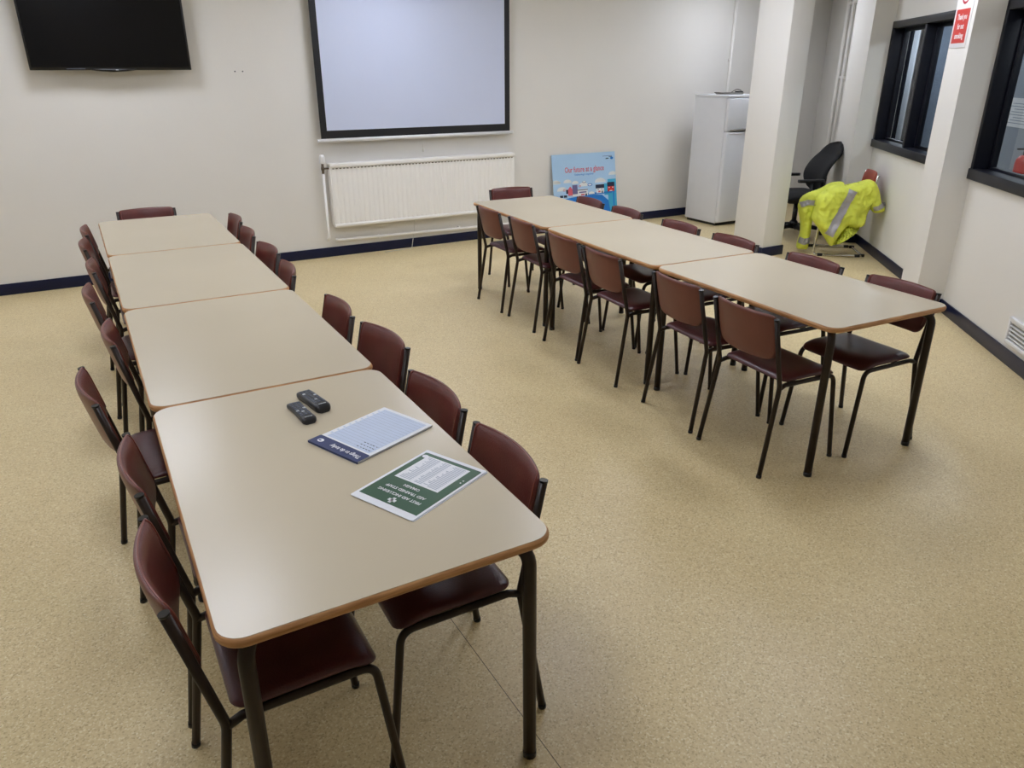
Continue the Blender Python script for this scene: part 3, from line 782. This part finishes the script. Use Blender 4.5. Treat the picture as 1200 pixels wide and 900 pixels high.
# no-smoking sign on the window wall pilaster
root = empty('no_smoking_sign', wpt(.335, .2, 0)+Vector((0, 0, 1.845)), RA); tag(root, 'white sign with red panel thanking you for not smoking, on the pilaster between windows', 'sign')
b = MB(); b.box((-.145, 0, 0), (.145, .004, .46), M['signwhite'], bev=.001); b.build('sign_board', None, root)
FM = Matrix(((-1, 0, 0, 0), (0, 0, 1, .004), (0, 1, 0, 0), (0, 0, 0, 1)))  # sign plane: text x to the reader's right
b = MB(); b.box((-.118, .004, .03), (.118, .0048, .245), M['red'])
for txt, z, w in (('Thank you', .195, .165), ('for not', .135, .115), ('smoking', .075, .15)):
    b.text(txt, .05, M['signwhite'], FM @ T(0, z, .0009), width=w, bold=.0012)
b.build('red_panel', None, root)
b = MB()
for k in range(28):
    a0, a1 = 2*PI*k/28, 2*PI*(k+1)/28
    b.poly([(.078*math.cos(a0), .078*math.sin(a0)), (.078*math.cos(a1), .078*math.sin(a1)), (.062*math.cos(a1), .062*math.sin(a1)), (.062*math.cos(a0), .062*math.sin(a0))], M['darkred'], mx=FM @ T(0, .352, .0006))
b.poly([(-.05, .035), (-.038, .05), (.05, -.038), (.038, -.05)], M['darkred'], mx=FM @ T(0, .352, .0009))
b.poly([(-.045, -.008), (.03, -.008), (.03, .008), (-.045, .008)], M['ink'], mx=FM @ T(0, .352, .0005)); b.poly([(.033, -.008), (.045, -.008), (.045, .008), (.033, .008)], M['ink'], mx=FM @ T(0, .352, .0005))
b.build('no_smoking_symbol', None, root)

# white vent cover low on the window wall
root = empty('wall_vent', wpt(-1.25, 0, .13), RA); tag(root, 'white ventilation grille low on the wall under the window, above the skirting', 'vent')
b = MB(); VW, VH = .30, .165
for lo, hi in (((-VW, 0), (VW, .024)), ((-VW, VH-.024), (VW, VH)), ((-VW, 0), (-VW+.024, VH)), ((VW-.024, 0), (VW, VH))): b.box((lo[0], 0, lo[1]), (hi[0], .022, hi[1]), M['white'], bev=.004)
b.build('vent_frame', None, root)
b = MB(); b.box((-VW+.02, 0, .02), (VW-.02, .004, VH-.02), M['steel'])
for k in range(5): b.box((-VW+.02, .004, .035+k*.024), (VW-.02, .016, .042+k*.024), M['white'], bev=.001)
b.build('louvres', None, root)

# ------------------------------------------------------------------ corner: visitor chair, office chair, hi-vis clothing
root = empty('visitor_chair', wpt(2.11, .32, 0), RA+PI/2); tag(root, 'chrome cantilever visitor chair with a red brown back, under the yellow jacket', 'chair')
# local: +x forward (into room), y across
b = MB(); HWD = .215
path = []
pl = [(-.22, HWD, .42+.36), (-.17, HWD, .43), (.24, HWD, .43), (.27, HWD, .012), (-.20, HWD, .012), (-.20, -HWD, .012), (.27, -HWD, .012), (.24, -HWD, .43), (-.17, -HWD, .43), (-.22, -HWD, .78)]
b.tube(arc_path(pl, .045, 6), .0115, M['chrome'], 10); b.build('cantilever_frame', None, root)
for x, y in ((-.15, HWD), (-.15, -HWD), (.2, HWD), (.2, -HWD), (-.20, HWD-.02), (-.20, -HWD+.02)):
    b = MB(); b.box((x-.025, y-.014, 0), (x+.025, y+.014, .028), M['black'], bev=.006); b.build('glide', None, root)
b = MB(); seat_solid(b, -.2, .25, .205, .44, .485, M['softblack']); b.build('seat', None, root, recalc=False)
b = MB(); back_solid(b, .20, .33, .07, .05, .03, -.14, .03, M['redwood'], M['redwood'], (-.165, .47)); b.build('backrest', None, root, recalc=False)
for sy, za in ((-1, .56), (1, .625)):
    b = MB(); b.tube(arc_path([(.25, sy*(HWD-.01), .43), (.22, sy*(HWD-.01), za-.01), (-.19, sy*(HWD-.01), za)], .05), .0105, M['chrome'], 8)
    b.box((-.12, sy*(HWD-.01)-.022, za+.005), (.2, sy*(HWD-.01)+.022, za+.03), M['black'], bev=.009); b.build('armrest', None, root)

# office chair
OC = Vector((6.90, 5.72, 0)); oa = math.atan2(.40, -.92)
root = empty('office_chair', OC, oa); tag(root, 'black swivel office chair with a tall curved back, between the column and jacket', 'office chair')
b = MB()
for k in range(5):
    a = 2*PI*k/5+.35
    dx, dy = math.cos(a), math.sin(a)
    b.tube([(dx*.03, dy*.03, .105), (dx*.2, dy*.2, .085), (dx*.31, dy*.31, .065)], .02, M['black'], 8, radii=[.03, .024, .016])
lathe(b, [(.045, .07), (.045, .14), (.03, .16)], M['black']); b.build('star_base', None, root)
for k in range(5):
    a = 2*PI*k/5+.35
    b = MB()
    for off in (-.012, .012):
        lathe(b, [(.012, -.008), (.026, -.007), (.026, .007), (.012, .008)], M['black'], 14, Matrix.Translation((math.cos(a)*.3, math.sin(a)*.3, .026)) @ Matrix.Rotation(a, 4, 'Z') @ Matrix.Translation((0, off, 0)) @ Matrix.Rotation(PI/2, 4, 'X'))
    b.tube([(math.cos(a)*.3, math.sin(a)*.3, .025), (math.cos(a)*.3, math.sin(a)*.3, .066)], .008, M['black'], 8)
    b.build('caster', None, root)
b = MB(); b.tube([(0, 0, .13), (0, 0, .36)], .026, M['black'], 12); b.box((-.13, -.09, .35), (.13, .09, .41), M['black'], bev=.015); b.build('gas_lift', None, root)
b = MB(); seat_solid(b, -.24, .25, .245, .40, .49, M['softblack']); b.build('seat', None, root, recalc=False)
b = MB()
nv, nu = 22, 16; F, Rr = [], []
for i in range(nv+1):
    v = i/nv; z = .46+.53*v
    xb = -.26+.07*math.sin(min(1, v*1.3)*PI)-.16*v*v
    w = .235*(1-abs(2*v-1)**3.0)**.5*(1-.1*v)+.012
    fr, rr = [], []
    for j in range(nu+1):
        u = math.sin((-1+2*j/nu)*PI/2); e = (max(0, 1-u**6)**.5)*(max(0, 1-abs(2*v-1)**8)**.5)
        xx = xb+.05*u*u
        fr.append(Vector((xx+.035*e, u*w, z))); rr.append(Vector((xx-.03*e, u*w, z)))
    F.append(fr); Rr.append(rr)
b.loft(F, M['softblack'], closed=False); b.loft(Rr, M['softblack'], closed=False); bmesh.ops.remove_doubles(b.bm, verts=b.bm.verts, dist=1e-5); b.build('backrest', None, root)
b = MB(); b.tube(arc_path([(-.1, 0, .38), (-.27, 0, .38), (-.29, 0, .62)], .06), .02, M['black'], 8); b.build('back_bracket', None, root)
for sy in (-1, 1):
    b = MB(); b.tube(arc_path([(0, sy*.18, .39), (.0, sy*.28, .40), (.0, sy*.28, .61)], .05), .018, M['black'], 8)
    arm = b.build('arm_post', None, root)
    b = MB(); b.loft([[(x, sy*.28+yy*w, .615+zz) for yy, zz in rrect(-.035, -.012, .035, .018, .01, 3)] for x, w in ((-.13, .7), (-.10, 1), (.05, 1.1), (.13, .95), (.15, .6))], M['black']); b.build('arm_pad', None, arm)

# clothing draped over the visitor chair
def catmull(pts, n=6):
    out = []; N = len(pts)
    for i in range(N):
        p0, p1, p2, p3 = (Vector(pts[(i+k-1) % N]) for k in range(4))
        for k in range(n):
            t = k/n; out.append(.5*((2*p1)+(p2-p0)*t+(2*p0-5*p1+4*p2-p3)*t*t+(3*p1-p0-3*p2+p3)*t*t*t))
    return out
def inside(p, poly):
    c = False; n = len(poly)
    for i in range(n):
        a, d = poly[i], poly[(i+1) % n]
        if (a[1] > p[1]) != (d[1] > p[1]) and p[0] < (d[0]-a[0])*(p[1]-a[1])/(d[1]-a[1]+1e-12)+a[0]: c = not c
    return c
def dist_edge(p, poly):
    best = 9; n = len(poly)
    for i in range(n):
        a, d = poly[i], poly[(i+1) % n]; dx, dy = d[0]-a[0], d[1]-a[1]
        t = max(0, min(1, ((p[0]-a[0])*dx+(p[1]-a[1])*dy)/(dx*dx+dy*dy+1e-12)))
        best = min(best, math.hypot(a[0]+t*dx-p[0], a[1]+t*dy-p[1]))
    return best
def clothing(out2d, s_mid, tf, tb, m, soft=.07, seed=0, folds=.02, warp=None, stripes=()):
    """a crumpled garment: outline in (off, z), filled out to both sides of s_mid along the wall direction.
       returns (body builder, [stripe builders])"""
    poly = [(p.x, p.y) for p in catmull([Vector((a, c_, 0)) for a, c_ in out2d], 5)]
    xs = [p[0] for p in poly]; ys = [p[1] for p in poly]; st = .011
    t = bmesh.new(); vs = [t.verts.new((x, y, 0)) for x, y in poly]; f = t.faces.new(vs)
    bmesh.ops.triangulate(t, faces=[f])
    # regular fill: slice the outline with grid lines for even resolution
    for axis, lo, hi in (((1, 0, 0), min(xs), max(xs)), ((0, 1, 0), min(ys), max(ys))):
        k = lo+st
        while k < hi:
            bmesh.ops.bisect_plane(t, geom=list(t.verts)+list(t.edges)+list(t.faces), plane_co=(k if axis[0] else 0, k if axis[1] else 0, 0), plane_no=axis)
            k += st
    bmesh.ops.remove_doubles(t, verts=t.verts, dist=.0012)
    def depth(x, y):
        d = dist_edge((x, y), poly); e = min(1, d/soft); prof = math.sqrt(max(0, 1-(1-e)**2))
        nz = .45-1.5*abs(noise.noise(Vector((x*10+y*3+seed, y*4-x*2, seed))))+.5*(.4-1.4*abs(noise.noise(Vector((x*19-y*9, y*12+x*7, seed+5)))))+.35*noise.noise(Vector((x*45, y*38, seed)))
        w_ = warp(x, y) if warp else 0
        return w_, prof, nz*folds*min(1, d/.03)
    def P3(x, y, side, lift=0):
        w_, prof, nz = depth(x, y)
        s = s_mid+w_-(tf*prof+nz+lift if side > 0 else -(tb*prof+nz*.6))
        return wpt(s, x, y)
    verts = [(v.co.x, v.co.y) for v in t.verts]; t.verts.index_update()
    tris = [[v.index for v in fc.verts] for fc in t.faces]; t.free()
    b = MB(); i0 = b.mi(m)
    for side in (1, -1):
        vv = [b.bm.verts.new(P3(x, y, side)) for x, y in verts]
        for tr in tris:
            try: fc = b.bm.faces.new([vv[i] for i in tr]); fc.material_index = i0; fc.smooth = True
            except ValueError: pass
    bmesh.ops.remove_doubles(b.bm, verts=b.bm.verts, dist=.0004)
    sb = []
    for spine, wd in stripes:
        q = MB(); q.mi(M['reflective'])
        pts = [Vector(p) for p in spine]; rows = []; n = 26
        for k in range(n+1):
            u = k/n*(len(pts)-1); i = min(int(u), len(pts)-2); c_ = pts[i].lerp(pts[i+1], u-i); dr = (pts[i+1]-pts[i]).normalized(); nr_ = Vector((-dr.y, dr.x))
            row = []
            for j in range(7):
                p = c_+nr_*wd*(j/6-.5); row.append(P3(p.x, p.y, 1, .009))
            rows.append(row)
        q.loft(rows, M['reflective'], closed=False)
        sb.append(q)
    return b, sb
def drape(name, label, cat, out2d, *a, part='cloth', extra=(), **k):
    b, sb = clothing(out2d, *a, **k)
    o = b.build(name); tag(o, label, cat)
    for q in sb: q.build('reflective_strip', None, o)
    return o
JK = [(.479, .681), (.36, .69), (.25, .715), (.168, .74), (.13, .715), (.10, .64), (.085, .58), (.12, .50), (.15, .42), (.165, .32), (.25, .285), (.32, .30), (.39, .20), (.443, .115), (.50, .18), (.58, .28), (.64, .36), (.63, .44), (.62, .56), (.55, .63)]
jk = drape('jacket', 'fluorescent yellow jacket with grey reflective strips thrown over the visitor chair', 'jacket', JK, 1.91, .125, .20, M['hivis'],
           seed=3, folds=.034, warp=lambda x, y: -.05*max(0, .45-y)/.3, stripes=[([(.335, .655), (.41, .46), (.50, .235)], .075)])
SLV = [(.20, .735), (.14, .73), (.09, .66), (.05, .55), (.012, .50), (.016, .455), (.085, .44), (.14, .48), (.19, .56), (.22, .65)]
b, sb = clothing(SLV, 1.86, .085, .10, M['hivis'], .06, seed=8, folds=.022, stripes=[([(.125, .485), (.025, .535)], .045)])
sl = b.build('sleeve', None, jk)
for q in sb: q.build('reflective_strip', None, sl)
TR = [(.47, .69), (.36, .69), (.40, .60), (.55, .52), (.60, .42), (.60, .25), (.605, .05), (.64, .028), (.705, .035), (.715, .08), (.70, .20), (.72, .32), (.755, .44), (.74, .53), (.68, .585), (.57, .63)]
drape('work_trousers', 'fluorescent yellow trousers with reflective bands hanging down the front of the visitor chair', 'trousers', TR, 2.06, .07, .10, M['hivis'],
      soft=.05, seed=12, folds=.03, stripes=[([(.745, .475), (.68, .505), (.60, .50)], .05), ([(.712, .13), (.66, .12), (.608, .135)], .06)])

# ------------------------------------------------------------------ camera
f_px = 876.8; yaw, pitch, roll, hcam = .52005, .3981, -.002, 1.7121
F = Vector((math.sin(yaw)*math.cos(pitch), math.cos(yaw)*math.cos(pitch), -math.sin(pitch)))
R0 = Vector((math.cos(yaw), -math.sin(yaw), 0)); U0 = R0.cross(F)
R = R0*math.cos(roll)+U0*math.sin(roll); U = U0*math.cos(roll)-R0*math.sin(roll)
cd = bpy.data.cameras.new('camera'); cam = bpy.data.objects.new('camera', cd); COL.objects.link(cam)
cam.matrix_world = Matrix(((R.x, U.x, -F.x, 0), (R.y, U.y, -F.y, 0), (R.z, U.z, -F.z, hcam), (0, 0, 0, 1)))
cd.sensor_width = 36; cd.lens = f_px/1200*36; cd.clip_start = .02
SC.camera = cam

w = bpy.data.worlds.new('world'); SC.world = w; w.use_nodes = True
w.node_tree.nodes['Background'].inputs[0].default_value = (.5, .55, .6, 1); w.node_tree.nodes['Background'].inputs[1].default_value = .05
vs = SC.view_settings
SC.display_settings.display_device = 'sRGB'
vs.view_transform = 'Standard'; vs.look = 'None'; vs.gamma = 1; vs.use_curve_mapping = False
vs.exposure = 0.31
SC.cycles.use_denoising = True
SC.cycles.max_bounces = 8
